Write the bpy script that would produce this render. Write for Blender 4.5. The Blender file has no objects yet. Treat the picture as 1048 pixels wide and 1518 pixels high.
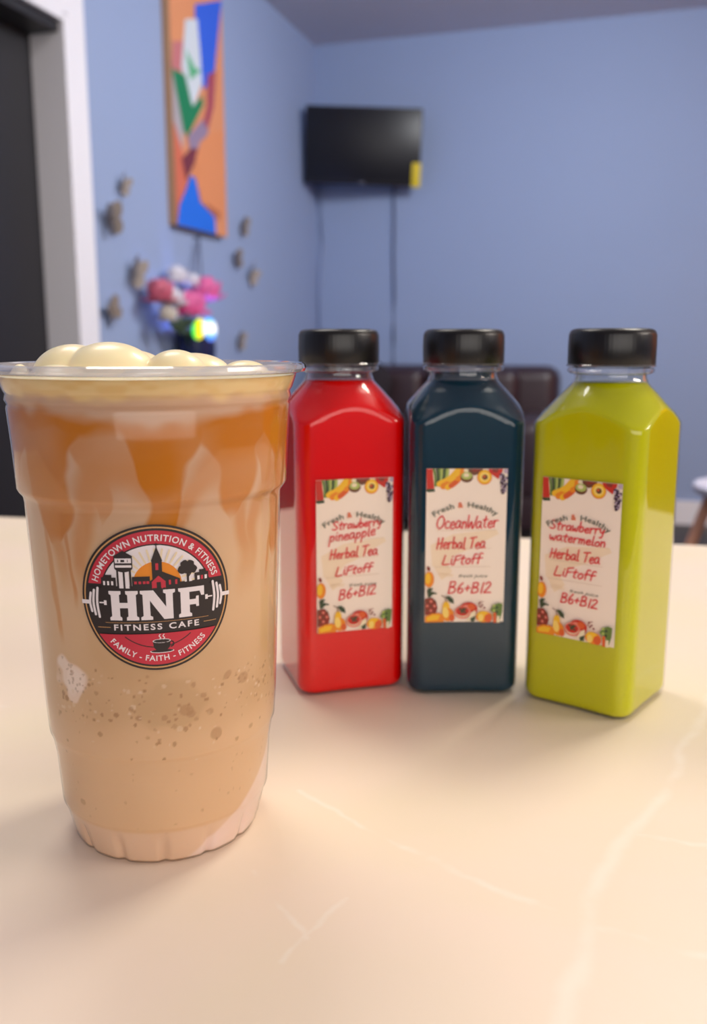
import bpy, bmesh, math, random
import numpy as np
from math import sin, cos, tan, pi, radians, sqrt, atan2, exp
from mathutils import Vector, Matrix, noise
from mathutils.geometry import tessellate_polygon

# ------------------------------------------------------------------ camera, light, exposure
SC = bpy.context.scene
TH = 0.75                       # table top height
TILT = radians(10.65)
cam = bpy.data.cameras.new('camera')
cam.sensor_fit = 'VERTICAL'; cam.sensor_height = 36.0
cam.lens = 36.0 * 1350 / 1518
cam.clip_start = 0.01
cam.dof.use_dof = True; cam.dof.focus_distance = 0.285; cam.dof.aperture_fstop = 11.5
camo = bpy.data.objects.new('camera', cam); SC.collection.objects.link(camo)
camo.location = (0, 0, TH + 0.163); camo.rotation_euler = (pi/2 - TILT, 0, 0)
SC.camera = camo

world = bpy.data.worlds.new('world'); SC.world = world; world.use_nodes = True
world.node_tree.nodes['Background'].inputs[0].default_value = (0.6, 0.7, 0.9, 1)
world.node_tree.nodes['Background'].inputs[1].default_value = 0.3

def area(name, loc, target, size, power, color, sizey=None):
    l = bpy.data.lights.new(name, 'AREA'); l.energy = power; l.color = color
    l.shape = 'RECTANGLE'; l.size = size; l.size_y = sizey or size
    o = bpy.data.objects.new(name, l); SC.collection.objects.link(o)
    o.location = loc
    o.rotation_euler = (Vector(target) - Vector(loc)).to_track_quat('-Z', 'Y').to_euler()
    return o
area('ceiling_panel_warm', (0.85, 1.15, 2.38), (0.7, 1.0, 0), 0.5, 20, (1.0, 0.93, 0.81), 0.5)
area('left_fill_light', (-0.40, 1.15, 2.38), (-0.40, 1.15, 0), 0.6, 12, (1.0, 0.94, 0.87), 0.6)  # added fill: lifts the door jamb and softens the shadow left of the cup
area('left_wall_fill_light', (1.15, 2.6, 2.3), (-0.35, 4.2, 1.2), 0.6, 45, (0.93, 0.96, 1.0), 0.6)  # added lamp aimed to brighten the left wall; no fixture in the room
area('side_fill_light', (2.75, 0.0, 1.95), (-0.6, 1.05, 0.9), 1.4, 62, (1.0, 0.88, 0.76), 0.8)  # invented side light for the cup and left wall, no window stands there
area('front_fill_light', (0.45, -1.6, 1.30), (0.0, 0.4, 0.95), 2.4, 22, (1.0, 0.93, 0.86), 1.1)  # soft fill added behind the camera for front faces, not an actual window
area('right_wall_lamp', (2.4, 2.3, 2.2), (3.4, 2.35, 1.2), 0.3, 26, (1.0, 0.70, 0.40), 0.5)

SC.view_settings.view_transform = 'Standard'; SC.view_settings.look = 'None'
SC.view_settings.exposure = 0.0; SC.view_settings.gamma = 1.0
SC.view_settings.use_curve_mapping = False
SC.cycles.use_denoising = True
SC.cycles.max_bounces = 10; SC.cycles.transparent_max_bounces = 16
SC.cycles.caustics_refractive = False; SC.cycles.caustics_reflective = False

# ------------------------------------------------------------------ helpers
def lin(c):
    return tuple(((v/255)/12.92 if v/255 <= 0.04045 else ((v/255+0.055)/1.055)**2.4) for v in c)
_M = {}
def mat(name, rgb, rough=0.6, spec=0.5, metal=0.0, coat=0.0, noise_amt=0.0, nscale=20, sss=0.0, sss_scale=0.01, emit=0.0, bump=0.0):
    if name in _M: return _M[name]
    m = bpy.data.materials.new(name); m.use_nodes = True
    nt = m.node_tree; b = nt.nodes['Principled BSDF']
    c = (*lin(rgb), 1)
    b.inputs['Base Color'].default_value = c
    b.inputs['Roughness'].default_value = rough
    b.inputs['Specular IOR Level'].default_value = spec
    b.inputs['Metallic'].default_value = metal
    b.inputs['Coat Weight'].default_value = coat; b.inputs['Coat Roughness'].default_value = 0.03
    if sss:
        b.inputs['Subsurface Weight'].default_value = sss
        b.inputs['Subsurface Radius'].default_value = (1, .6, .4)
        b.inputs['Subsurface Scale'].default_value = sss_scale
    if emit:
        b.inputs['Emission Color'].default_value = c; b.inputs['Emission Strength'].default_value = emit
    if noise_amt or bump:
        tc = nt.nodes.new('ShaderNodeTexCoord'); n = nt.nodes.new('ShaderNodeTexNoise')
        n.inputs['Scale'].default_value = nscale; n.inputs['Detail'].default_value = 4
        nt.links.new(tc.outputs['Object'], n.inputs['Vector'])
        if noise_amt:
            mx = nt.nodes.new('ShaderNodeMix'); mx.data_type = 'RGBA'
            mx.inputs['A'].default_value = tuple(min(1, v*(1-noise_amt)) for v in c[:3]) + (1,)
            mx.inputs['B'].default_value = tuple(min(1, v*(1+noise_amt)) for v in c[:3]) + (1,)
            nt.links.new(n.outputs['Fac'], mx.inputs['Factor']); nt.links.new(mx.outputs['Result'], b.inputs['Base Color'])
        if bump:
            bp = nt.nodes.new('ShaderNodeBump'); bp.inputs['Strength'].default_value = bump; bp.inputs['Distance'].default_value = 0.002
            nt.links.new(n.outputs['Fac'], bp.inputs['Height']); nt.links.new(bp.outputs[0], b.inputs['Normal'])
    _M[name] = m; return m

def clear_mat(name, tint=(0.97, 0.97, 0.97), ior=1.5, rough=0.03, milky=0.0, gain=1.0):
    """thin clear plastic: see-through with a Fresnel reflection"""
    m = bpy.data.materials.new(name); m.use_nodes = True; nt = m.node_tree
    for n in list(nt.nodes): nt.nodes.remove(n)
    out = nt.nodes.new('ShaderNodeOutputMaterial'); tr = nt.nodes.new('ShaderNodeBsdfTransparent')
    gl = nt.nodes.new('ShaderNodeBsdfGlossy'); fr = nt.nodes.new('ShaderNodeFresnel'); mx = nt.nodes.new('ShaderNodeMixShader')
    tr.inputs[0].default_value = (*tint, 1); gl.inputs['Roughness'].default_value = rough
    ge = nt.nodes.new('ShaderNodeNewGeometry'); io = nt.nodes.new('ShaderNodeMapRange')   # same reflectance from both sides of the thin wall
    io.inputs[3].default_value = ior; io.inputs[4].default_value = 1/ior
    nt.links.new(ge.outputs['Backfacing'], io.inputs[0]); nt.links.new(io.outputs[0], fr.inputs[0])
    src = tr
    if milky:
        df = nt.nodes.new('ShaderNodeBsdfDiffuse'); df.inputs[0].default_value = (0.85, 0.84, 0.88, 1)
        m2 = nt.nodes.new('ShaderNodeMixShader'); m2.inputs[0].default_value = milky
        nt.links.new(tr.outputs[0], m2.inputs[1]); nt.links.new(df.outputs[0], m2.inputs[2]); src = m2
    fac = fr.outputs[0]
    if gain != 1.0:
        g = nt.nodes.new('ShaderNodeMath'); g.operation = 'MULTIPLY'; g.use_clamp = True; g.inputs[1].default_value = gain
        nt.links.new(fac, g.inputs[0]); fac = g.outputs[0]
    nt.links.new(fac, mx.inputs[0]); nt.links.new(src.outputs[0], mx.inputs[1]); nt.links.new(gl.outputs[0], mx.inputs[2])
    nt.links.new(mx.outputs[0], out.inputs[0]); return m

def link(name, me, mats, parent=None, smooth=True):
    if not isinstance(mats, (list, tuple)): mats = [mats]
    for m in mats: me.materials.append(m)
    if smooth:
        me.shade_smooth()
    o = bpy.data.objects.new(name, me); SC.collection.objects.link(o)
    if parent is not None: o.parent = parent
    return o
def mesh(name, V, F, mats, parent=None, smooth=True, sharp=None):
    me = bpy.data.meshes.new(name); me.from_pydata([tuple(v) for v in V], [], [tuple(f) for f in F]); me.update()
    o = link(name, me, mats, parent, smooth)
    if smooth and sharp: me.set_sharp_from_angle(angle=radians(sharp))
    return o
def bmobj(name, bm, mats, parent=None, smooth=True, sharp=35):
    bmesh.ops.recalc_face_normals(bm, faces=bm.faces)
    me = bpy.data.meshes.new(name); bm.to_mesh(me); bm.free()
    o = link(name, me, mats, parent, smooth)
    if smooth: me.set_sharp_from_angle(angle=radians(sharp))
    return o
def thing(name, label, cat, loc=(0, 0, 0), rotz=0, group=None):
    o = bpy.data.objects.new(name, None); SC.collection.objects.link(o); o.empty_display_size = 0.05
    o.location = loc; o.rotation_euler = (0, 0, rotz); return tag(o, label, cat, group)
def tag(o, label, cat, group=None):
    o['label'] = label; o['category'] = cat
    if group: o['group'] = group
    return o
def struct(o):
    o['kind'] = 'structure'; return o
def box(bm, c, s, bev=0.0, M=None, seg=2):
    r = bmesh.ops.create_cube(bm, size=1); vs = r['verts']
    for v in vs: v.co = Vector((v.co.x*s[0]+c[0], v.co.y*s[1]+c[1], v.co.z*s[2]+c[2]))
    if bev:
        es = list({e for v in vs for e in v.link_edges})
        rr = bmesh.ops.bevel(bm, geom=es, offset=bev, segments=seg, affect='EDGES', profile=0.5)
        vs = list({v for f in rr['faces'] for v in f.verts} | {v for v in vs if v.is_valid})
    if M is not None:
        done = set()
        stack = list(vs)
        while stack:
            v = stack.pop()
            if v in done: continue
            done.add(v)
            for e in v.link_edges: stack.append(e.other_vert(v))
        for v in done: v.co = M @ v.co
def lathe_data(prof, n=96, rmod=None):
    V = []; F = []
    for (z, r) in prof:
        for i in range(n):
            a = 2*pi*i/n; rr = r * (rmod(a, z) if rmod else 1)
            V.append((rr*sin(a), -rr*cos(a), z))
    for j in range(len(prof)-1):
        for i in range(n):
            k = (i+1) % n
            F.append((j*n+i, j*n+k, (j+1)*n+k, (j+1)*n+i))
    return V, F
def lathe(name, prof, m, parent=None, n=96, cap0=False, cap1=False, rmod=None, sharp=40):
    V, F = lathe_data(prof, n, rmod)
    if cap0: F.append(tuple(reversed(range(n))))
    if cap1: F.append(tuple((len(prof)-1)*n+i for i in range(n)))
    return mesh(name, V, F, m, parent, True, sharp)
def tube(name, pts, r, m, parent=None, n=10):
    pts = [Vector(p) for p in pts]; V = []; F = []
    up = Vector((0, 0, 1))
    for i, p in enumerate(pts):
        d = (pts[min(i+1, len(pts)-1)] - pts[max(i-1, 0)]).normalized()
        a = d.cross(up);  a = a if a.length > 1e-3 else d.cross(Vector((1, 0, 0)))
        a.normalize(); b = d.cross(a).normalized()
        rr = r[i] if isinstance(r, (list, tuple)) else r
        for k in range(n):
            t = 2*pi*k/n; V.append(p + a*rr*cos(t) + b*rr*sin(t))
    for j in range(len(pts)-1):
        for k in range(n):
            F.append((j*n+k, j*n+(k+1) % n, (j+1)*n+(k+1) % n, (j+1)*n+k))
    F.append(tuple(reversed(range(n)))); F.append(tuple((len(pts)-1)*n+k for k in range(n)))
    return mesh(name, V, F, m, parent)
def crv(pts, n=6):
    """Catmull-Rom through 2-D points"""
    if len(pts) < 3: return list(pts)
    P = [pts[0]] + list(pts) + [pts[-1]]; out = []
    for i in range(1, len(P)-2):
        a, b, c, d = P[i-1], P[i], P[i+1], P[i+2]
        for k in range(n):
            t = k/n
            out.append(tuple(0.5*((2*b[j]) + (-a[j]+c[j])*t + (2*a[j]-5*b[j]+4*c[j]-d[j])*t*t + (-a[j]+3*b[j]-3*c[j]+d[j])*t**3) for j in (0, 1)))
    out.append(tuple(P[-2])); return out

# survey helper: a sight line read off the photograph, used to stand things at their measured depth
F_PX = 1350
def ray(px, py):
    x = (px-524)/F_PX; y = (759-py)/F_PX
    return Vector((x, cos(TILT)+y*sin(TILT), -sin(TILT)+y*cos(TILT)))
EYE = Vector((0, 0, TH+0.163))
def at_depth(px, py, Y):
    d = ray(px, py); return EYE + d*(Y/d.y)
def at_z(px, py, z):
    d = ray(px, py); return EYE + d*((z-EYE.z)/d.z)
def at_plane(px, py, p0, n):
    d = ray(px, py); return EYE + d*((Vector(p0)-EYE).dot(n)/d.dot(n))

# ------------------------------------------------------------------ flat print: layered polygons
class Art:
    def __init__(s, mapfn, maxlen=None):
        s.V = []; s.F = []; s.MI = []; s.mats = []; s.mapfn = mapfn; s.maxlen = maxlen; s.layer = 0; s.count = 0
    def mi(s, m):
        if m not in s.mats: s.mats.append(m)
        return s.mats.index(m)
    def tris(s, pts, faces, m, layer=None):
        if layer is None:
            s.layer += 1; layer = s.layer
        mi = s.mi(m); s.count += 1; layer = layer + (s.count % 40)*.02      # no two prints share a plane
        T = [tuple(pts[i] for i in f) for f in faces]
        if s.maxlen:
            out = []; st = T
            while st:
                a, b, c = st.pop()
                L = [(b[0]-a[0])**2+(b[1]-a[1])**2, (c[0]-b[0])**2+(c[1]-b[1])**2, (a[0]-c[0])**2+(a[1]-c[1])**2]
                k = max(range(3), key=lambda i: L[i])
                if L[k] <= s.maxlen**2: out.append((a, b, c)); continue
                if k == 0: q = ((a[0]+b[0])/2, (a[1]+b[1])/2); st += [(a, q, c), (q, b, c)]
                elif k == 1: q = ((c[0]+b[0])/2, (c[1]+b[1])/2); st += [(a, b, q), (a, q, c)]
                else: q = ((a[0]+c[0])/2, (a[1]+c[1])/2); st += [(a, b, q), (q, b, c)]
            T = out
        for t in T:
            ar = (t[1][0]-t[0][0])*(t[2][1]-t[0][1]) - (t[2][0]-t[0][0])*(t[1][1]-t[0][1])
            if abs(ar) < 1e-9: continue
            if ar < 0: t = (t[0], t[2], t[1])
            n = len(s.V); s.V += [s.mapfn(p[0], p[1], layer) for p in t]; s.F.append((n, n+1, n+2)); s.MI.append(mi)
    def poly(s, pts, m, layer=None):
        tr = tessellate_polygon([[Vector((p[0], p[1], 0)) for p in pts]])
        s.tris(pts, tr, m, layer)
    def ell(s, x, y, rx, ry, m, rot=0, n=20, a0=0, a1=360, wob=0, layer=None):
        pts = []; full = abs(a1-a0) >= 360
        for i in range(n + (0 if full else 1)):
            a = radians(a0 + (a1-a0)*i/n); k = 1 + (wob*sin(5*a+x*3)+wob*.6*sin(9*a+y))
            u, v = rx*cos(a)*k, ry*sin(a)*k; c, q = cos(radians(rot)), sin(radians(rot))
            pts.append((x+u*c-v*q, y+u*q+v*c))
        s.poly(pts, m, layer)
    def band(s, r0, r1, a0, a1, m, cx=0, cy=0, n=90, layer=None):
        pts = [(cx+r*cos(a), cy+r*sin(a)) for i in range(n+1) for a in (radians(a0+(a1-a0)*i/n),) for r in (r0, r1)]
        fs = []
        for i in range(n): fs += [(2*i, 2*i+1, 2*i+3), (2*i, 2*i+3, 2*i+2)]
        s.tris(pts, fs, m, layer)
    def stroke(s, pts, w, m, layer=None, smooth=True, taper=False):
        if smooth: pts = crv(pts, 5)
        if layer is None: s.layer += 1; layer = s.layer
        L = []; n = len(pts)
        for i, p in enumerate(pts):
            a = pts[max(i-1, 0)]; b = pts[min(i+1, n-1)]
            dx, dy = b[0]-a[0], b[1]-a[1]; l = sqrt(dx*dx+dy*dy) or 1
            ww = w/2 * (1 if not taper else (0.35+0.65*sin(pi*(i+.5)/n)))
            L.append((p[0]-dy/l*ww, p[1]+dx/l*ww)); L.append((p[0]+dy/l*ww, p[1]-dx/l*ww))
        fs = []
        for i in range(n-1): fs += [(2*i, 2*i+1, 2*i+3), (2*i, 2*i+3, 2*i+2)]
        s.tris(L, fs, m, layer)
        for p in (pts[0], pts[-1]):
            if not taper: s.ell(p[0], p[1], w/2, w/2, m, n=8, layer=layer)
    def text(s, st, m, x, y, h, width=None, bold=0.0, space=1.0, shear=0, bend=None, layer=None, align='C', rot=0):
        """cap height h; scaled to width; bend = (radius, centre angle deg, up or down, cx, cy)"""
        P, Fs = text_mesh(st, bold, space, shear)
        xs = [p[0] for p in P]; x0, x1 = min(xs), max(xs); w = x1-x0
        k = h; kx = (width/w) if width else k
        o = []
        for p in P:
            u = (p[0]-(x0+x1)/2)*kx if align == 'C' else (p[0]-x0)*kx
            v = p[1]*k
            if bend:
                R, ac, sg, cx, cy = bend
                if sg > 0: a = radians(ac) - u/R; rr = R + v - h/2
                else: a = radians(ac) + u/R; rr = R - v + h/2
                o.append((cx+rr*cos(a), cy+rr*sin(a)))
            else:
                c, q = cos(radians(rot)), sin(radians(rot)); o.append((x+u*c-v*q, y+u*q+v*c))
        s.tris(o, Fs, m, layer)
    def build(s, name, parent=None):
        me = bpy.data.meshes.new(name); me.from_pydata([tuple(v) for v in s.V], [], s.F); me.update()
        for m in s.mats: me.materials.append(m)
        me.polygons.foreach_set('material_index', s.MI)
        o = bpy.data.objects.new(name, me); SC.collection.objects.link(o); o.parent = parent
        return o
_TX = {}
def text_mesh(st, bold, space, shear):
    key = (st, bold, space, shear)
    if key in _TX: return _TX[key]
    cu = bpy.data.curves.new('lettering', 'FONT'); cu.body = st; cu.size = 1; cu.offset = bold
    cu.space_character = space; cu.shear = shear; cu.resolution_u = 3
    o = bpy.data.objects.new('lettering', cu); SC.collection.objects.link(o)
    bpy.context.view_layer.update()
    ev = o.evaluated_get(bpy.context.evaluated_depsgraph_get()); me = ev.to_mesh()
    me.calc_loop_triangles()
    P = [(v.co.x/0.69, v.co.y/0.69) for v in me.vertices]; Fs = [tuple(t.vertices) for t in me.loop_triangles]
    ev.to_mesh_clear(); bpy.data.objects.remove(o); bpy.data.curves.remove(cu)
    _TX[key] = (P, Fs); return _TX[key]

# hand-lettered alphabet: strokes on a baseline, x-height 1, advance width last
HW = {
 's': ([[(.6,.85),(.35,1),(.12,.8),(.45,.45),(.5,.15),(.2,0),(0,.15)]], .7),
 'S': ([[(.8,1.5),(.45,1.75),(.1,1.4),(.4,.95),(.75,.5),(.5,.05),(0,.2)]], 1.0),
 't': ([[(.35,1.6),(.28,.8),(.25,.15),(.5,0)],[(0,1.05),(.62,1.15)]], .72),
 'r': ([[(.05,1),(.1,.5),(.1,0)],[(.1,.55),(.3,.95),(.6,.95)]], .72),
 'a': ([[(.6,.9),(.3,1),(.05,.6),(.1,.1),(.4,.1),(.6,.6),(.62,.95),(.62,.3),(.8,0)]], .88),
 'w': ([[(0,1),(.1,.2),(.25,.05),(.42,.6),(.5,.1),(.7,.05),(.85,1)]], 1.0),
 'b': ([[(.1,1.8),(.1,1),(.08,.05)],[(.1,.6),(.4,.95),(.62,.5),(.45,.05),(.1,.05)]], .8),
 'e': ([[(.08,.5),(.55,.6),(.45,.98),(.15,.85),(.05,.35),(.3,0),(.65,.2)]], .75),
 'y': ([[(0,1),(.1,.4),(.4,.35),(.58,.95)],[(.58,.95),(.5,.1),(.35,-.6),(.05,-.6)]], .75),
 'p': ([[(.1,1),(.1,.2),(.05,-.75)],[(.1,.7),(.4,1),(.62,.6),(.42,.1),(.1,.15)]], .8),
 'i': ([[(.12,1),(.12,.3),(.25,0)],[(.14,1.4),(.18,1.45)]], .4),
 'n': ([[(.05,1),(.08,.5),(.08,0)],[(.08,.6),(.35,1),(.52,.7),(.55,0)]], .75),
 'm': ([[(.05,1),(.06,.5),(.06,0)],[(.06,.6),(.28,1),(.4,.6),(.4,0)],[(.4,.6),(.6,1),(.74,.6),(.78,0)]], .98),
 'l': ([[(.15,1.8),(.12,.8),(.15,.05),(.35,.05)]], .45),
 'L': ([[(.2,1.75),(.12,.8),(.05,.05),(.45,0),(.9,.08)]], 1.0),
 'H': ([[(.1,1.7),(.08,.8),(.0,0)],[(.75,1.75),(.68,.8),(.6,0)],[(0,.8),(.75,.95)]], .95),
 'T': ([[(0,1.65),(.5,1.7),(1.0,1.8)],[(.5,1.7),(.45,.8),(.35,0)]], 1.0),
 'f': ([[(.6,1.7),(.3,1.75),(.2,1.2),(.15,0)],[(0,.9),(.6,1.0)]], .68),
 'F': ([[(.15,1.6),(.12,.8),(.05,0)],[(.15,1.6),(.8,1.75)],[(.1,.85),(.6,.95)]], .78),
 'o': ([[(.35,1),(.08,.75),(.05,.25),(.3,0),(.55,.3),(.55,.75),(.35,1),(.25,.95)]], .75),
 'O': ([[(.5,1.75),(.12,1.3),(.05,.5),(.4,0),(.85,.4),(.95,1.2),(.6,1.75),(.35,1.65)]], 1.15),
 'c': ([[(.55,.85),(.3,1),(.05,.6),(.15,.1),(.6,.1)]], .7),
 'W': ([[(.05,1.75),(.05,.8),(.15,.02),(.5,.9),(.65,.1),(.8,.02),(1.1,1.0),(1.2,1.6)]], 1.2),
 'B': ([[(.1,1.65),(.1,.8),(.05,0)],[(.1,1.65),(.6,1.6),(.55,1.05),(.15,.9),(.65,.75),(.65,.15),(.05,0)]], .95),
 '6': ([[(.5,1.65),(.15,1.0),(.08,.3),(.35,0),(.62,.35),(.4,.8),(.12,.5)]], .8),
 '1': ([[(.25,1.6),(.15,0)]], .45),
 '2': ([[(.05,1.35),(.35,1.65),(.6,1.3),(.3,.6),(.0,.05),(.35,.08),(.75,.05)]], .85),
 '+': ([[(.3,1.15),(.28,.35)],[(.02,.72),(.58,.8)]], .75),
 ' ': ([], .5)}
def handwrite(art, st, x0, x1, y, xh, w, m, rise=0.0, layer=None, slant=.12, jit=.06, seed=1):
    rnd = random.Random(seed); W = sum(HW[c][1] for c in st); k = (x1-x0)/W; cx = 0
    if layer is None: art.layer += 1; layer = art.layer
    for c in st:
        dy = rnd.uniform(-jit, jit); sc = 1+rnd.uniform(-.07, .07)
        for s_ in HW[c][0]:
            art.stroke([(x0+(cx+px_+slant*py_)*k, y+(py_*sc+dy)*xh+rise*(cx+px_)/W) for px_, py_ in s_], w, m, layer=layer)
        cx += HW[c][1]

# ------------------------------------------------------------------ the room (axes turned 17 degrees)
AL = radians(17.0)
CN = Vector((-0.2, 5.1, 0)); DL = Vector((-sin(AL), -cos(AL), 0)); EB = Vector((cos(AL), -sin(AL), 0))
CEIL = 2.42; RL, RW = 7.2, 4.3
def R(s, t, z): return CN + EB*s + DL*t + Vector((0, 0, z))     # s along back wall, t along left wall
def rbox(bm, s0, s1, t0, t1, z0, z1):
    vs = [bm.verts.new(R(s, t, z)) for z in (z0, z1) for s, t in ((s0, t0), (s1, t0), (s1, t1), (s0, t1))]
    for f in ((0, 1, 2, 3), (7, 6, 5, 4), (0, 4, 5, 1), (1, 5, 6, 2), (2, 6, 7, 3), (3, 7, 4, 0)): bm.faces.new([vs[i] for i in f])
M_blue = mat('blue_wall_paint', (151, 168, 204), rough=0.75, noise_amt=0.02, nscale=3, bump=0.03)
M_white = mat('white_trim_paint', (242, 240, 246), rough=0.5)
M_ceil = mat('ceiling_paint', (215, 212, 222), rough=0.9, noise_amt=0.02, nscale=6)
M_dark = mat('black_door_paint', (34, 33, 38), rough=0.45, noise_amt=0.1, nscale=2)
M_floor = mat('grey_floor', (62, 58, 57), rough=0.55, noise_amt=0.15, nscale=4)
def slab(name, m, boxes):
    bm = bmesh.new()
    for b in boxes: rbox(bm, *b)
    return struct(bmobj(name, bm, m, smooth=False))
slab('floor', M_floor, [(-.3, RW+.2, -.2, RL+.2, -.1, 0)])
slab('ceiling', M_ceil, [(-.3, RW+.2, -.2, RL+.2, CEIL, CEIL+.1)])
slab('wall_back', M_blue, [(-.137, RW, -.12, 0, 0, CEIL)])
slab('wall_right', M_blue, [(RW, RW+.12, -.12, RL, 0, CEIL)])
slab('wall_front', M_blue, [(-.137, RW, RL, RL+.12, 0, CEIL)])
slab('door_2', mat('orange_wood_door', (240, 140, 34), .4, noise_amt=.15, nscale=5), [(RW-.05, RW-.001, .7, 2.3, .003, 2.15), (RW-.065, RW-.05, .85, 1.4, .2, 1.95), (RW-.065, RW-.05, 1.6, 2.15, .2, 1.95)])
J0, J1, HD = 2.275, 3.2, 1.86
slab('wall_left', M_blue, [(-.137, 0, 0, J0, 0, CEIL), (-.137, 0, J1, RL, 0, CEIL), (-.137, 0, J0, J1, HD, CEIL)])
slab('trim_1', M_white, [(0, .018, J0-.09, J0-.004, 0, HD+.09), (0, .018, J1+.004, J1+.09, 0, HD+.09), (0, .018, J0-.004, J1+.004, HD+.004, HD+.09),
                         (-.137, .018, J0-.004, J0+.02, 0, HD), (-.137, .018, J1-.02, J1+.004, 0, HD), (-.137, .018, J0+.02, J1-.02, HD-.02, HD+.004)])
door = slab('door_1', M_dark, [(-.137, -.10, J0+.02, J1-.02, 0.004, HD-.02), (-.10, -.092, J0+.12, J0+.42, .15, 1.72), (-.10, -.092, J1-.42, J1-.12, .15, 1.72),
                               (-.10, 0.0, J0+.02, J1-.02, HD-.05, HD-.02)])
bm = bmesh.new(); bmesh.ops.create_uvsphere(bm, u_segments=16, v_segments=10, radius=.025, matrix=Matrix.Translation(R(-.06, J1-.08, 1.0)))
for v in bm.verts: pass
h = bmobj('door_handle', bm, mat('brushed_steel', (150, 150, 155), .3, metal=1), door)
tube('handle_stem', [R(-.1, J1-.08, 1.0), R(-.07, J1-.08, 1.0)], .01, _M['brushed_steel'], h)
slab('baseboard_back', M_white, [(0.015, RW-.015, 0, .015, 0.0, .12)])
slab('baseboard_left', M_white, [(0, .015, 0, J0-.09, 0.0, .12), (0, .015, J1+.09, RL, 0, .12)])

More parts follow.
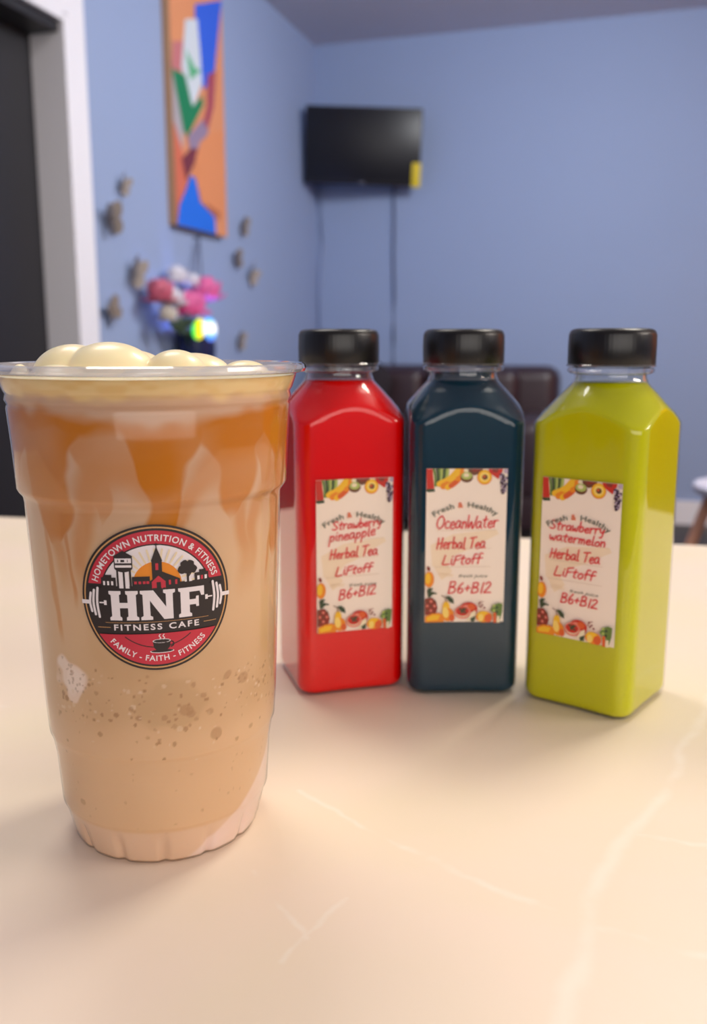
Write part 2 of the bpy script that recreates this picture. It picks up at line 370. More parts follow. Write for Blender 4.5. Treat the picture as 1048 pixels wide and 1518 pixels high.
# ------------------------------------------------------------------ table
def table():
    a = radians(-11.2); e = Vector((cos(a), sin(a), 0)); n = Vector((sin(a), -cos(a), 0))
    c = Vector((0, 0.780, 0)) + n*0.33
    t = thing('cafe_table', 'cream stone-topped table with soft white veins that carries the cup and bottles', 'table', (c.x, c.y, 0), a)
    m = bpy.data.materials.new('cream_stone'); m.use_nodes = True; nt = m.node_tree; b = nt.nodes['Principled BSDF']
    N = nt.nodes.new; LK = nt.links.new
    geo = N('ShaderNodeNewGeometry'); ns = N('ShaderNodeTexNoise'); ns.inputs['Scale'].default_value = 30; ns.inputs['Detail'].default_value = 5
    LK(geo.outputs['Position'], ns.inputs['Vector'])
    sb = N('ShaderNodeVectorMath'); sb.operation = 'SUBTRACT'; sb.inputs[1].default_value = (.5, .5, .5); LK(ns.outputs['Color'], sb.inputs[0])
    sc = N('ShaderNodeVectorMath'); sc.operation = 'SCALE'; sc.inputs['Scale'].default_value = .014; LK(sb.outputs[0], sc.inputs[0])
    ad = N('ShaderNodeVectorMath'); LK(geo.outputs['Position'], ad.inputs[0]); LK(sc.outputs[0], ad.inputs[1])
    P = lambda x, y: (x, y, TH)
    segs = [((.20, .46), (.118, .3146), .0016), ((.118, .3146), (.0795, .2596), .0018), ((.0795, .2596), (.0654, .2328), .0022), ((.0654, .2328), (.04, .17), .0022),
            ((-.02, .31), (.025, .2653), .0009), ((.025, .2653), (.0654, .2328), .0012), ((.0654, .2328), (.11, .213), .0012), ((.095, .28), (.16, .262), .0010),
            ((-.32, .50), (-.19, .40), .0016), ((-.19, .40), (-.10, .37), .001), ((-.03, .26), (-.012, .225), .0008), ((.0, .245), (-.02, .215), .0008)]
    acc = None
    for p, q, w in segs:
        A = Vector(P(*p)); B = Vector(P(*q)) - A
        pa = N('ShaderNodeVectorMath'); pa.operation = 'SUBTRACT'; LK(ad.outputs[0], pa.inputs[0]); pa.inputs[1].default_value = A
        dt = N('ShaderNodeVectorMath'); dt.operation = 'DOT_PRODUCT'; LK(pa.outputs[0], dt.inputs[0]); dt.inputs[1].default_value = B/B.length_squared
        cl = N('ShaderNodeClamp'); LK(dt.outputs['Value'], cl.inputs[0])
        s2 = N('ShaderNodeVectorMath'); s2.operation = 'SCALE'; s2.inputs[0].default_value = B; LK(cl.outputs[0], s2.inputs['Scale'])
        ds = N('ShaderNodeVectorMath'); ds.operation = 'DISTANCE'; LK(pa.outputs[0], ds.inputs[0]); LK(s2.outputs[0], ds.inputs[1])
        mr = N('ShaderNodeMapRange'); mr.interpolation_type = 'SMOOTHSTEP'; LK(ds.outputs['Value'], mr.inputs[0])
        mr.inputs[1].default_value = 0; mr.inputs[2].default_value = w*2.2; mr.inputs[3].default_value = 1; mr.inputs[4].default_value = 0
        if acc is None: acc = mr.outputs[0]
        else:
            mxn = N('ShaderNodeMath'); mxn.operation = 'MAXIMUM'; LK(acc, mxn.inputs[0]); LK(mr.outputs[0], mxn.inputs[1]); acc = mxn.outputs[0]
    n2 = N('ShaderNodeTexNoise'); n2.inputs['Scale'].default_value = 7; n2.inputs['Detail'].default_value = 6; n2.inputs['Distortion'].default_value = .6
    LK(geo.outputs['Position'], n2.inputs['Vector'])
    cr = N('ShaderNodeValToRGB'); LK(n2.outputs['Fac'], cr.inputs[0])
    cr.color_ramp.elements[0].position = .35; cr.color_ramp.elements[0].color = (*lin((244, 228, 200)), 1)
    cr.color_ramp.elements[1].position = .65; cr.color_ramp.elements[1].color = (*lin((248, 228, 208)), 1)
    mx = N('ShaderNodeMix'); mx.data_type = 'RGBA'; LK(cr.outputs[0], mx.inputs['A']); mx.inputs['B'].default_value = (*lin((255, 246, 232)), 1)
    ml = N('ShaderNodeMath'); ml.operation = 'MULTIPLY'; ml.inputs[1].default_value = .42; LK(acc, ml.inputs[0]); LK(ml.outputs[0], mx.inputs['Factor'])
    LK(mx.outputs['Result'], b.inputs['Base Color'])
    b.inputs['Roughness'].default_value = .42; b.inputs['Specular IOR Level'].default_value = .35
    bm = bmesh.new(); box(bm, (0, 0, TH-.015), (1.5, .66, .03), .004, seg=3); bmobj('table_top', bm, m, t)
    st = mat('black_table_steel', (30, 30, 32), .4)
    for sx in (-.45, .45):
        bm = bmesh.new(); box(bm, (sx, 0, .36), (.07, .07, .70), .004); lg = bmobj('table_leg', bm, st, t)
        bm = bmesh.new(); box(bm, (sx, 0, .0125), (.08, .52, .025), .006); bmobj('leg_foot', bm, st, lg)
    bm = bmesh.new(); box(bm, (0, 0, TH-.04), (1.1, .3, .02), .003); bmobj('under_frame', bm, st, t)
table()

# ------------------------------------------------------------------ juice bottles
PET = clear_mat('clear_bottle_plastic', (.97, .98, .98), 1.5, .035, gain=1.3)
PETC = clear_mat('clear_neck_plastic', (.93, .94, .96), 1.55, .05, milky=.06, gain=1.6)
CAPM = mat('black_cap_plastic', (17, 14, 15), rough=.33, spec=.5)
HB = 0.026; CR = 0.0075
CONE = [(0, .05), (.118, .05), (.1195, .042), (.1225, .0385), (.127, .0337), (.1305, .0300), (.134, .0264), (.1375, .0232), (.141, .0200), (.1437, .0174), (.1455, .0158), (.1475, .0150), (.1540, .0149)]
def cone_r(z):
    for (a, b), (c, d) in zip(CONE, CONE[1:]):
        if z <= c: return b + (d-b)*(z-a)/(c-a)
    return CONE[-1][1]
def square_ring():
    P = []
    for k in range(4):
        c, s = cos(k*pi/2), sin(k*pi/2)
        pts = [(-(HB-CR) + 2*(HB-CR)*i/16, -HB) for i in range(16)]
        pts += [((HB-CR) + CR*sin(pi/2*i/8), -(HB-CR) - CR*cos(pi/2*i/8)) for i in range(8)]
        P += [(x*c-y*s, x*s+y*c) for x, y in pts]
    return P
RING = square_ring()
def bottle_mesh(inset, z0, z1):
    zs = sorted({z0, z0+.0004, z0+.001, z0+.002, z0+.0035, z0+.005, *[z0+.01+(.110-z0-.01)*i/10 for i in range(11)], *[.112+(z1-.112)*i/40 for i in range(41)]})
    V = []; F = []; n = len(RING)
    for z in zs:
        d = z-z0; bi = 0.0035*(1-sqrt(max(0, 1-(1-min(d, .004)/.004)**2)))
        for x, y in RING:
            l = sqrt(x*x+y*y); rc = cone_r(z)/l; t = 1.0
            k = .035; h_ = max(k-abs(t-rc), 0)/k; f = min(t, rc) - h_*h_*k*.25
            f *= 1 - (inset+bi)/l if f*l > .02 else 1-(inset)/l/f
            V.append((x*f, y*f, z))
    for j in range(len(zs)-1):
        for i in range(n):
            k = (i+1) % n; F.append((j*n+i, j*n+k, (j+1)*n+k, (j+1)*n+i))
    return V, F, n, len(zs)
def liquid_mat(name, rgb, sss=.6, rough=.25, scale=.02, rad=(1, 1, 1)):
    m = mat(name, rgb, rough=rough, spec=.2, sss=sss, sss_scale=scale)
    m.node_tree.nodes['Principled BSDF'].inputs['Subsurface Radius'].default_value = rad
    return m

PAPER = mat('label_paper', (250, 234, 218), .55); INK = mat('red_marker', (222, 22, 42), .5); PRT = mat('grey_green_print', (84, 92, 78), .6)
def C(n, *rgb): return mat('print_'+n, rgb, .55)
YEL, ORG, DOR, RED, DRD = C('yellow', 244, 190, 40), C('orange', 236, 140, 30), C('deep_orange', 222, 96, 40), C('red', 200, 46, 30), C('dark_red', 140, 50, 36)
GRN, DGR, LGR, BRN, PUR = C('green', 104, 130, 60), C('dark_green', 58, 74, 48), C('light_green', 176, 190, 100), C('brown', 110, 66, 40), C('purple', 66, 44, 66)
LIL, CRM, PNK, BEI, PYE, TAN = C('lilac', 190, 170, 190), C('cream', 240, 225, 190), C('pink', 228, 130, 110), C('beige', 246, 224, 194), C('pale_yellow', 250, 214, 110), C('tan_line', 214, 192, 170)
def fruit_label(parent, z0, writing, cx=0.0, seed=1):
    Wl, Hl = .0362, .071
    def mp(u, v, layer): return (cx-Wl/2+u*Wl/36.2, -HB-.00018-layer*.000012, z0+v/1000.)
    A = Art(mp)
    X = lambda x: (x-45)/20.45
    Yv = lambda y: 71-(y-60)/19.5
    def e(x, y, rx, ry, m, rot=0, **k): A.ell(X(x), Yv(y), rx/20.45, ry/19.5, m, rot, layer=k.pop('layer', None), **k)
    def p(pts, m): A.poly([(min(36.2, max(0, X(a))), min(71, max(0, Yv(b)))) for a, b in pts], m)
    A.poly([(0, 0), (36.2, 0), (36.2, 71), (0, 71)], PAPER)
    p([(90, 740), (300, 640), (700, 600), (720, 640), (620, 690), (480, 770), (320, 830), (200, 960), (110, 930)], BEI)
    p([(120, 930), (240, 900), (300, 980), (200, 1060)], BEI)
    # top: melon slice, leaves, mango, kiwi, brown halves, peach, berries, grapes
    p([(45, 62), (100, 62), (118, 235), (48, 240)], RED); p([(100, 62), (120, 62), (130, 232), (118, 235)], CRM)
    p([(46, 240), (120, 236), (125, 262), (60, 268), (46, 258)], DGR)
    for i, (x0, x1, m) in enumerate([(112, 128, GRN), (140, 150, DGR), (160, 170, GRN), (182, 175, LGR), (205, 190, DGR), (225, 205, GRN), (240, 215, LGR)]):
        A.stroke([(X(x0), Yv(66)), (X((x0+x1)/2+6), Yv(130)), (X(x1), Yv(208))], 1.15, m, taper=False)
    for (x0, y0, x1, y1, w, m) in [(330, 80, 165, 195, 2.9, YEL), (345, 90, 200, 215, 2.9, ORG), (362, 85, 240, 225, 2.6, YEL), (372, 80, 270, 210, 2.4, DOR), (350, 72, 250, 150, 2.6, YEL), (372, 72, 330, 150, 2.2, ORG)]:
        A.stroke([(X(x0), Yv(y0)), (X((x0+x1)/2+14), Yv((y0+y1)/2+12)), (X(x1), Yv(y1))], w, m)
    p([(420, 62), (560, 62), (540, 100), (480, 120), (430, 95)], BRN); p([(450, 62), (540, 62), (520, 84), (470, 90)], DRD)
    e(412, 135, 58, 46, BRN); e(412, 122, 50, 34, LGR); e(408, 116, 26, 18, CRM); e(404, 76, 22, 14, CRM)
    e(575, 135, 68, 66, ORG); e(575, 132, 60, 58, YEL); e(575, 132, 44, 42, PYE); e(577, 134, 26, 24, BRN); e(570, 128, 12, 10, DOR)
    e(575, 80, 14, 12, YEL)
    p([(605, 62), (740, 62), (730, 110), (700, 150), (660, 125), (620, 95)], RED); p([(640, 62), (700, 62), (690, 95), (650, 90)], DRD)
    e(775, 80, 26, 22, LIL)
    rnd = random.Random(4)
    for i in range(30):
        v = i/30; e(752+rnd.uniform(-38, 34)*(1-v*.7), 110+v*165, 15, 14, PUR if i % 4 else LIL, n=9)
    # printed lines
    A.text('Fresh', PRT, 0, 0, 2.35, width=10.2, bold=.012, space=1.05, bend=(25.9, 113.5, 1, 17.9, 28.9))
    A.text('&', DOR, 0, 0, 2.4, width=2.3, bold=.02, bend=(25.9, 95.5, 1, 17.9, 28.9))
    A.text('Healthy', PRT, 0, 0, 2.35, width=14.3, bold=.012, space=1.05, bend=(25.9, 72.5, 1, 17.9, 28.9))
    for yy, a, b_ in ((770, 150, 650), (935, 130, 650), (605, 150, 690)): A.stroke([(X(a), Yv(yy)), (X(b_), Yv(yy-4))], .16, TAN, smooth=False)
    A.stroke([(X(175+i*13), Yv(1008+(14 if i % 2 else -10))) for i in range(11)], .35, BEI)
    A.text('fresh juice', PRT, X(490), Yv(1030), 1.35, width=13.2, shear=.35)
    # bottom: orange, pineapple, pear, papaya, tomato, citrus, greens
    e(75, 950, 14, 22, DRD, 20); e(82, 1050, 46, 72, ORG); e(70, 1040, 28, 50, YEL)
    for dx, dy in ((-15, -60), (30, -70), (70, -20), (40, -30), (5, -75)): A.stroke([(X(82), Yv(1215)), (X(82+dx*.5), Yv(1190+dy*.6)), (X(88+dx), Yv(1200+dy))], .9, DGR, taper=True)
    p([(47, 1225), (110, 1215), (150, 1250), (165, 1310), (150, 1365), (47, 1380)], DRD)
    for i in range(8): e(68+(i % 3)*34, 1250+(i//3)*42, 13, 14, PNK if i % 2 else BRN, 30, n=6)
    p([(47, 1390), (110, 1362), (180, 1355), (230, 1380), (225, 1440), (50, 1444)], ORG); p([(60, 1400), (120, 1375), (190, 1375), (170, 1420), (70, 1430)], YEL)
    e(245, 1310, 34, 62, YEL); e(262, 1372, 56, 62, ORG); e(240, 1352, 30, 52, PYE, 10); e(300, 1400, 26, 34, DOR)
    p([(235, 1205), (275, 1200), (310, 1228), (318, 1272), (275, 1255)], DGR); A.stroke([(X(200), Yv(1195)), (X(235), Yv(1215)), (X(245), Yv(1255))], .35, BRN)
    e(455, 1320, 84, 64, RED); e(430, 1310, 40, 30, PNK); e(480, 1300, 36, 30, DOR)
    e(400, 1350, 76, 60, PNK); e(398, 1345, 62, 48, CRM, a0=180, a1=360); e(398, 1342, 60, 42, RED)
    for i in range(7): e(375+i*8+(i % 2)*6, 1318+(i % 3)*16, 13, 10, DGR, n=7)
    p([(480, 1350), (520, 1330), (520, 1385), (490, 1425), (440, 1425)], CRM); p([(470, 1405), (520, 1380), (515, 1430), (480, 1436)], DGR)
    for dx, dy in ((0, 0), (25, 20), (45, 45), (10, 35)): e(556+dx, 1262+dy, 11, 9, DRD, n=8)
    A.stroke([(X(545), Yv(1290)), (X(565), Yv(1255)), (X(590), Yv(1250))], .3, DRD)
    e(600, 1390, 76, 52, ORG); e(590, 1372, 54, 36, YEL); e(640, 1402, 36, 40, DOR); e(570, 1400, 26, 36, PYE)
    p([(655, 1330), (690, 1280), (735, 1262), (772, 1270), (768, 1350), (750, 1420), (725, 1440), (715, 1350), (680, 1350)], GRN)
    for i in range(7): e(690+(i % 3)*28, 1290+i*14, 15, 12, (LGR, DGR, GRN)[i % 3], 20*i, n=8)
    p([(685, 1355), (712, 1350), (716, 1444), (690, 1444)], DOR); p([(722, 1380), (745, 1380), (748, 1444), (720, 1444)], CRM)
    for i, (s_, f0, f1, fv, xh, rise) in enumerate(writing):
        handwrite(A, s_, f0*36.2, f1*36.2, 71*(1-fv), xh, .56, INK, rise=rise, seed=seed*10+i, layer=50)
    o = A.build('label', parent)
    # trim art that oversteps the sticker's edge
    for v in o.data.vertices:
        v.co.x = min(cx+Wl/2, max(cx-Wl/2, v.co.x)); v.co.z = min(z0+Hl, max(z0, v.co.z))
    return o

def juice_bottle(x, y, rot, label, lm, fill, lab_z, writing, cx, seed, backm=None):
    t = thing('juice_bottle', label, 'bottle', (x, y, TH), rot, 'square bottles of herbal tea on the table')
    V, F, n, k = bottle_mesh(0.0, .0002, .154)
    F.append(tuple(reversed(range(n)))); mesh('body', V, F, PET, t, True, 50)
    V, F, n, k = bottle_mesh(.0007, .0010, fill)
    F.append(tuple(reversed(range(n)))); F.append(tuple((k-1)*n+i for i in range(n)))
    mesh('liquid', V, F, lm, t, True, 50)
    nk = lathe('neck', [(.1455, .0163), (.1468, .0156), (.1485, .0153), (.1490, .0175), (.1496, .0184), (.1508, .0186), (.1514, .0182), (.1518, .0160), (.1520, .0155)], PETC, t, 64)
    c = lathe('cap', [(.1522, .0170), (.1522, .0184), (.1526, .0187), (.1600, .01875), (.1655, .0186), (.1672, .0180), (.1680, .0168), (.1683, .0150), (.1680, .0142), (.1680, .0002)], CAPM, t, 180,
              rmod=lambda a, z: 1 + (.004*(1 if int(a/(2*pi)*180) % 3 == 0 else 0) if .153 < z < .1665 else 0), sharp=50)
    lathe('cap_seal_band', [(.1519, .0186), (.1519, .0190), (.1527, .0191), (.1530, .0188)], PETC, c, 64)
    fruit_label(t, lab_z, writing, cx, seed)
    return t
juice_bottle(-.0068, .4305, radians(16.5), 'square bottle of red strawberry pineapple herbal tea with black cap', liquid_mat('red_tea', (242, 0, 0), .4, scale=.004, rad=(1, .1, .1)), .1452, .0310,
    [('Strawberry', .20, .85, .325, 2.2, 1.2), ('pineapple', .16, .77, .400, 2.6, 2.0), ('Herbal Tea', .17, .80, .515, 2.6, 1.2), ('LiFtoff', .24, .73, .625, 2.3, 1.2), ('B6+B12', .28, .78, .785, 2.7, 1.6)], 0.0, 1)
juice_bottle(.0510, .4285, radians(.4), 'square bottle of dark blue-green herbal tea with black cap, between the red and green ones', liquid_mat('ocean_blue_tea', (3, 50, 70), .6, scale=.01, rad=(.2, .8, 1)), .1490, .0360,
    [('OceanWater', .13, .90, .386, 3.2, .8), ('Herbal Tea', .14, .75, .516, 3.0, .3), ('LiFtoff', .21, .71, .62, 2.6, .6), ('B6+B12', .29, .84, .81, 3.1, .5)], -.0005, 2)
juice_bottle(.1132, .4053, radians(-38.0), 'square bottle of lime green strawberry watermelon herbal tea with black cap', liquid_mat('lime_green_tea', (204, 202, 0), .6, scale=.01, rad=(1, 1, .1)), .1452, .0335,
    [('Strawberry', .12, .82, .318, 2.3, .2), ('watermelon', .12, .84, .385, 2.2, -.3), ('Herbal Tea', .14, .78, .50, 2.6, .2), ('LiFtoff', .20, .73, .61, 2.4, .3), ('B6+B12', .30, .78, .775, 2.6, -.2)], .0005, 3)

# ------------------------------------------------------------------ the blended drink in its clear cup
CX, CY = -.0645, .293
WALL = [(.0, .0290), (.0006, .0303), (.002, .0311), (.0055, .0320), (.0105, .0332), (.0125, .0338), (.0140, .0345), (.0300, .0355), (.0350, .0363), (.0372, .0368),
        (.0385, .0374), (.0500, .0381), (.0700, .0388), (.0990, .0399), (.1140, .0405), (.1160, .0408), (.1174, .0420), (.1186, .0426), (.1320, .0433), (.1432, .0441),
        (.1442, .0437), (.1456, .0445), (.1475, .0441), (.1485, .0448), (.1520, .0460), (.1540, .0464)]
def interp(prof, z):
    if z <= prof[0][0]: return prof[0][1]
    for (a, b), (c, d) in zip(prof, prof[1:]):
        if z <= c: return b + (d-b)*(z-a)/(c-a) if c > a else d
    return prof[-1][1]
def foot_mod(a, z):
    if z > .0125: return 1
    k = min(1, (.0125-z)/.006) if z > .002 else 1
    return 1 - .030*k*max(0, cos(a*14+.8))**4
def cup():
    t = thing('iced_drink_cup', 'tall clear plastic cup of creamy caramel drink with a round logo sticker', 'cup', (CX, CY, TH), radians(12.4))
    CLR = clear_mat('clear_cup_plastic', (.985, .985, .985), 1.5, .12, gain=1.0)
    RIM = clear_mat('clear_rim_plastic', (.88, .88, .92), 1.5, .06, milky=.28, gain=1.5)
    V, F = lathe_data([(.0003, .0001), (.0003, .0262)] + WALL, 280, foot_mod)
    mesh('cup_wall', V, F, CLR, t, True, 60)
    lip = [(.1538, .0462), (.1533, .0478), (.1536, .0489), (.1546, .0494), (.1557, .0491), (.1562, .0482), (.1558, .0468), (.1548, .0463), (.1538, .0462)]
    lathe('rim', lip, RIM, t, 160)
    # drink
    NT, NZ = 640, 340; z0, z1 = .0010, .1525
    zz = np.linspace(z0, z1, NZ); th = np.linspace(-pi, pi, NT, endpoint=False)
    rr = np.array([interp(WALL, z)-.0005 for z in zz])
    rr[:12] = rr[:12]*1.0
    TT, ZZ = np.meshgrid(th, zz); RR = np.repeat(rr[:, None], NT, 1)
    FM = np.array([[1 if z > .0125 else foot_mod(a, z) for a in th] for z in zz]); RR = RR*FM
    V = np.stack([RR*np.sin(TT), -RR*np.cos(TT), ZZ], -1).reshape(-1, 3)
    F = [(j*NT+i, j*NT+(i+1) % NT, (j+1)*NT+(i+1) % NT, (j+1)*NT+i) for j in range(NZ-1) for i in range(NT)]
    F.append(tuple(reversed(range(NT))))
    rng = np.random.RandomState(3)
    def vn(u, v, n):      # value noise
        g = rng.rand(64, 64); iu = np.floor(u).astype(int); iv = np.floor(v).astype(int); fu = u-iu; fv = v-iv
        fu = fu*fu*(3-2*fu); fv = fv*fv*(3-2*fv)
        a = g[iu % n, iv % 64]; b = g[(iu+1) % n, iv % 64]; c = g[iu % n, (iv+1) % 64]; d = g[(iu+1) % n, (iv+1) % 64]
        return (a*(1-fu)+b*fu)*(1-fv)+(c*(1-fu)+d*fu)*fv
    un = (TT/(2*pi)+.5); Zm = ZZ*1000
    n1 = vn(un*24, Zm/9, 24); n2 = vn(un*56, Zm/4, 56); nf = vn(un*64*1, Zm/1.6, 64)
    sm = lambda a, b, x: (lambda q: q*q*(3-2*q))(np.clip((x-a)/(b-a), 0, 1))
    ud = np.degrees(TT) + (n1-.5)*7; zw = Zm + (n2-.5)*2.5
    band = sm(144.5, 139.5, zw + 2.2*np.cos(np.radians(ud*3.2-5))) * 1.0
    # (angle, half width deg, drip end z, strength)
    drips = [(-72, 9, 120, .8), (-46, 11, 104, .85), (-22, 6, 112, .5), (2, 7.5, 101, 1.0), (33, 10, 112, .9), (50, 6, 118, .7), (66, 8, 96, .9), (84, 9, 104, 1.0)]
    for a in range(100, 280, 22): drips.append((((a+180) % 360)-180, 8+rng.rand()*4, 100+rng.rand()*16, .9))
    drp = np.zeros_like(Zm)
    for a, w, ze, s_ in drips:
        d = np.abs((ud-a+180) % 360-180)
        ww = w*(1+1.5*sm(122, 141, zw)**2) * sm(ze-2, ze+12, zw)**.5
        drp = np.maximum(drp, s_*sm(1.12, .80, d/np.maximum(ww, .01))*sm(ze-3, ze+3, zw))
    upper = sm(132, 140, zw)
    # a second, softer set of loops lower down
    loops = [(-62, 96, 17, 30), (-14, 92, 20, 38), (24, 98, 16, 30), (58, 90, 15, 34), (96, 94, 18, 30), (-100, 94, 16, 32), (140, 92, 18, 34), (180, 96, 16, 30), (-140, 92, 18, 32)]
    lp = np.zeros_like(Zm)
    for a, zc, w, hgt in loops:
        d = ((ud-a+180) % 360-180)/w; v = (zw-zc)/hgt; q = np.sqrt(d*d+np.where(v > 0, v*v, 0))
        lp = np.maximum(lp, sm(.34, .06, np.abs(q-1))*.55*sm(84, 104, zw))
    amber = np.clip(np.maximum(band*upper, np.maximum(drp*band, lp*band)), 0, 1)
    amber *= (.78+.4*n1)
    amber = np.clip(amber, 0, 1)
    # side streaks at both flanks down to the middle
    for a, w, ze in ((-52, 2.2, 72), (-40, 1.6, 84), (76, 2.5, 74), (60, 2, 86)):
        d = np.abs(ud-a); amber = np.maximum(amber, .6*sm(1, .3, d/w)*sm(ze, ze+8, Zm)*sm(130, 118, Zm))
    base = np.array(lin((226, 184, 142))); pinkish = np.array(lin((216, 172, 142))); amb = np.array(lin((206, 122, 22))); foam = np.array(lin((250, 214, 150)))
    col = base[None, None]*np.ones(Zm.shape+(1,))
    mixc = lambda c, k, f: c*(1-f[..., None]) + np.array(k)*f[..., None]
    col = mixc(col, pinkish, sm(95, 125, Zm)*.8)
    col = mixc(col, lin((206, 164, 120)), sm(86, 60, Zm)*sm(40, 55, Zm)*(.4+.5*n1))
    col = mixc(col, amb, amber)
    col = mixc(col, foam, sm(145.5, 149, Zm+(n2-.5)*3)*.9)
    col = mixc(col, lin((236, 186, 110)), sm(146, 150, Zm)*sm(.35, .8, nf)*.45)
    # froth patch, bubbles, specks
    def blob(a, z, ra, rz, k, f, edge=.35, nz=.5):
        nonlocal col
        d = np.sqrt(((np.degrees(TT)-a)/ra)**2+((Zm-z)/rz)**2) + (n2-.5)*nz
        col = mixc(col, k, sm(1+edge*.5, 1-edge*.5, d)*f)
    blob(-46, 64, 9, 5.0, lin((246, 222, 206)), .85, nz=.9)
    blob(-44, 61, 5, 5, lin((246, 222, 206)), .7, nz=.8)
    blob(3, 56, 15, 7, lin((196, 156, 112)), .5)
    for _ in range(26):
        blob(-46+rng.randn()*5, 63+rng.randn()*3.2, .7, .4, lin((170, 134, 104)), .5, nz=.2)
    for _ in range(220):
        a = rng.uniform(-60, 75); z = rng.choice([rng.normal(58, 5), rng.normal(50, 7)]); s_ = rng.uniform(.4, 1.1)
        blob(a, z, s_*.9, s_*rng.uniform(.3, .7), lin((166, 118, 76)) if rng.rand() > .35 else lin((232, 204, 172)), rng.uniform(.3, .75), nz=1.3)
    for a, z, s_ in ((24, 44, 2.4), (21, 52, 1.8), (10, 54, 2.0), (12, 52.5, 1.2), (46, 42, 2.2), (-58, 36, 2), (-50, 20, 1.4), (36, 40, 1.0), (30, 62, 2), (40, 60, 2.2), (18, 58, 1.3)):
        blob(a, z, s_*1.1, s_*.6, lin((178, 132, 90)), .55, nz=1.6)
    for _ in range(40): blob(rng.uniform(-70, 70), rng.uniform(6, 34), rng.uniform(.3, .9), rng.uniform(.3, .6), lin((184, 140, 104)), .35, nz=.2)
    # paler colour at the foot, and the pale wedge on the right
    col = mixc(col, lin((232, 196, 168)), sm(13.2, 11.5, Zm)*.7)
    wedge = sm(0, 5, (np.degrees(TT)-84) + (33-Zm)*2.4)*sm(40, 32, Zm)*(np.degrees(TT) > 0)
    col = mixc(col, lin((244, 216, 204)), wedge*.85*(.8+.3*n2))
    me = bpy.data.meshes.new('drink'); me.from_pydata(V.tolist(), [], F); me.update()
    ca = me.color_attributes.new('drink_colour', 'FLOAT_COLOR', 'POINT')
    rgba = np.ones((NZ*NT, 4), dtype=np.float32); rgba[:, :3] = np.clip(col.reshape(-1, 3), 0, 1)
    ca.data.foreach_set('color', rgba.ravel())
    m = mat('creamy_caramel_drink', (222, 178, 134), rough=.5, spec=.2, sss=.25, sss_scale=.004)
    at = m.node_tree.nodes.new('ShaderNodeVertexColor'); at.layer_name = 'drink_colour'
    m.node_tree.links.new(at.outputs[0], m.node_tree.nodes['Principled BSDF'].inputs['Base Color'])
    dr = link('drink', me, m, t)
    # whipped top
    domes = [(-.0238, .004, .0128, .0105, .1620), (-.0125, .000, .0150, .0120, .1627), (.0078, -.004, .0100, .0090, .1603), (.0300, .001, .0080, .0065, .1568), (-.006, .018, .012, .012, .1600), (.014, .018, .013, .011, .1590), (-.028, -.012, .008, .008, .1560), (.002, -.028, .012, .009, .1555), (.022, -.018, .010, .009, .1555), (-.040, .004, .003, .003, .1562)]
    NR, NA = 110, 220; V = []; F = []
    R0 = interp(WALL, .1525)-.0005
    for j in range(NR):
        r = R0*j/(NR-1)
        for i in range(NA):
            a = 2*pi*i/NA; x, y = r*sin(a), -r*cos(a)
            h_ = .1525 + .0012*(1-(r/R0)**6)*(.6+.8*noise.noise(Vector((x*90, y*90, 1)))); hs = h_
            for dx, dy, rx, ry, zt in domes:
                d = ((x-dx)/rx)**2+((y-dy)/ry)**2
                if d < 1: hs = max(hs, .1525+(zt-.1525)*(1-d)**.55)
            V.append((x, y, hs))
    for j in range(NR-1):
        for i in range(NA):
            k = (i+1) % NA; F.append((j*NA+i, j*NA+k, (j+1)*NA+k, (j+1)*NA+i))
    fm = mat('cream_foam', (255, 236, 192), rough=.35, spec=.5, sss=.3, sss_scale=.004, coat=.15)
    fo = mesh('foam', V, F, fm, dr); bpy.context.view_layer.update()
    sd = fo.modifiers.new('soften', 'SMOOTH'); sd.iterations = 5; sd.factor = .6
    # logo sticker
    ZC = .0898; S0 = radians(-1.6)
    rz = lambda z: interp(WALL, z)
    def mp(u, v, layer):
        c, q = cos(radians(.6)), sin(radians(.6)); u, v = u*c-v*q, u*q+v*c
        z = ZC+v/1000; r = rz(z); a = S0 + u/1000/.0395; r += .00012+layer*.000012
        return (r*sin(a), -r*cos(a), z)
    A = Art(mp, 1.6)
    BK, GD, RD, WH = mat('logo_black', (48, 38, 36), .45), mat('logo_gold', (206, 152, 96), .45), mat('logo_red', (200, 50, 66), .45), mat('logo_white', (238, 226, 226), .45)
    SUN, RAY = mat('logo_orange', (236, 140, 36), .45), mat('logo_pale', (236, 214, 178), .45)
    A.ell(0, 0, 22, 22, BK, n=120); A.band(20.9, 21.35, 0, 360, GD, n=160)
    cut = lambda r, y0, up, n=60: [(r*cos(a), r*sin(a)) for a in (np.linspace(math.asin(y0/r), pi-math.asin(y0/r), n) if up else np.linspace(pi-math.asin(y0/r), 2*pi+math.asin(y0/r), n))]
    A.poly(cut(20.2, 4.6, True), RD); A.poly(cut(16.35, 4.0, True), BK); A.poly(cut(15.95, 4.0, True), WH)
    for a in range(4, 180, 11):
        ra = radians(a); A.stroke([(.6+7.4*cos(ra), 4.2+7.2*sin(ra)), (.6+11*cos(ra), 4.2+10.6*sin(ra))], .55, RAY, smooth=False, layer=20)
    A.ell(.6, 4.2, 6.9, 6.9, SUN, a0=0, a1=180, n=30)
    A.layer = 22; B = lambda p, m=BK: A.poly(p, m)
    rect = lambda x0, y0, x1, y1, m=BK: A.poly([(x0, y0), (x1, y0), (x1, y1), (x0, y1)], m)
    L = 23
    def rc(x0, y0, x1, y1, m, l): A.poly([(x0, y0), (x1, y0), (x1, y1), (x0, y1)], m, layer=l)
    rc(-15.4, 2.5, -11, 6.6, BK, L); rc(-14.4, 6.4, -12.2, 7.4, BK, L); rc(-6.4, 2.5, -1.4, 6.8, BK, L)
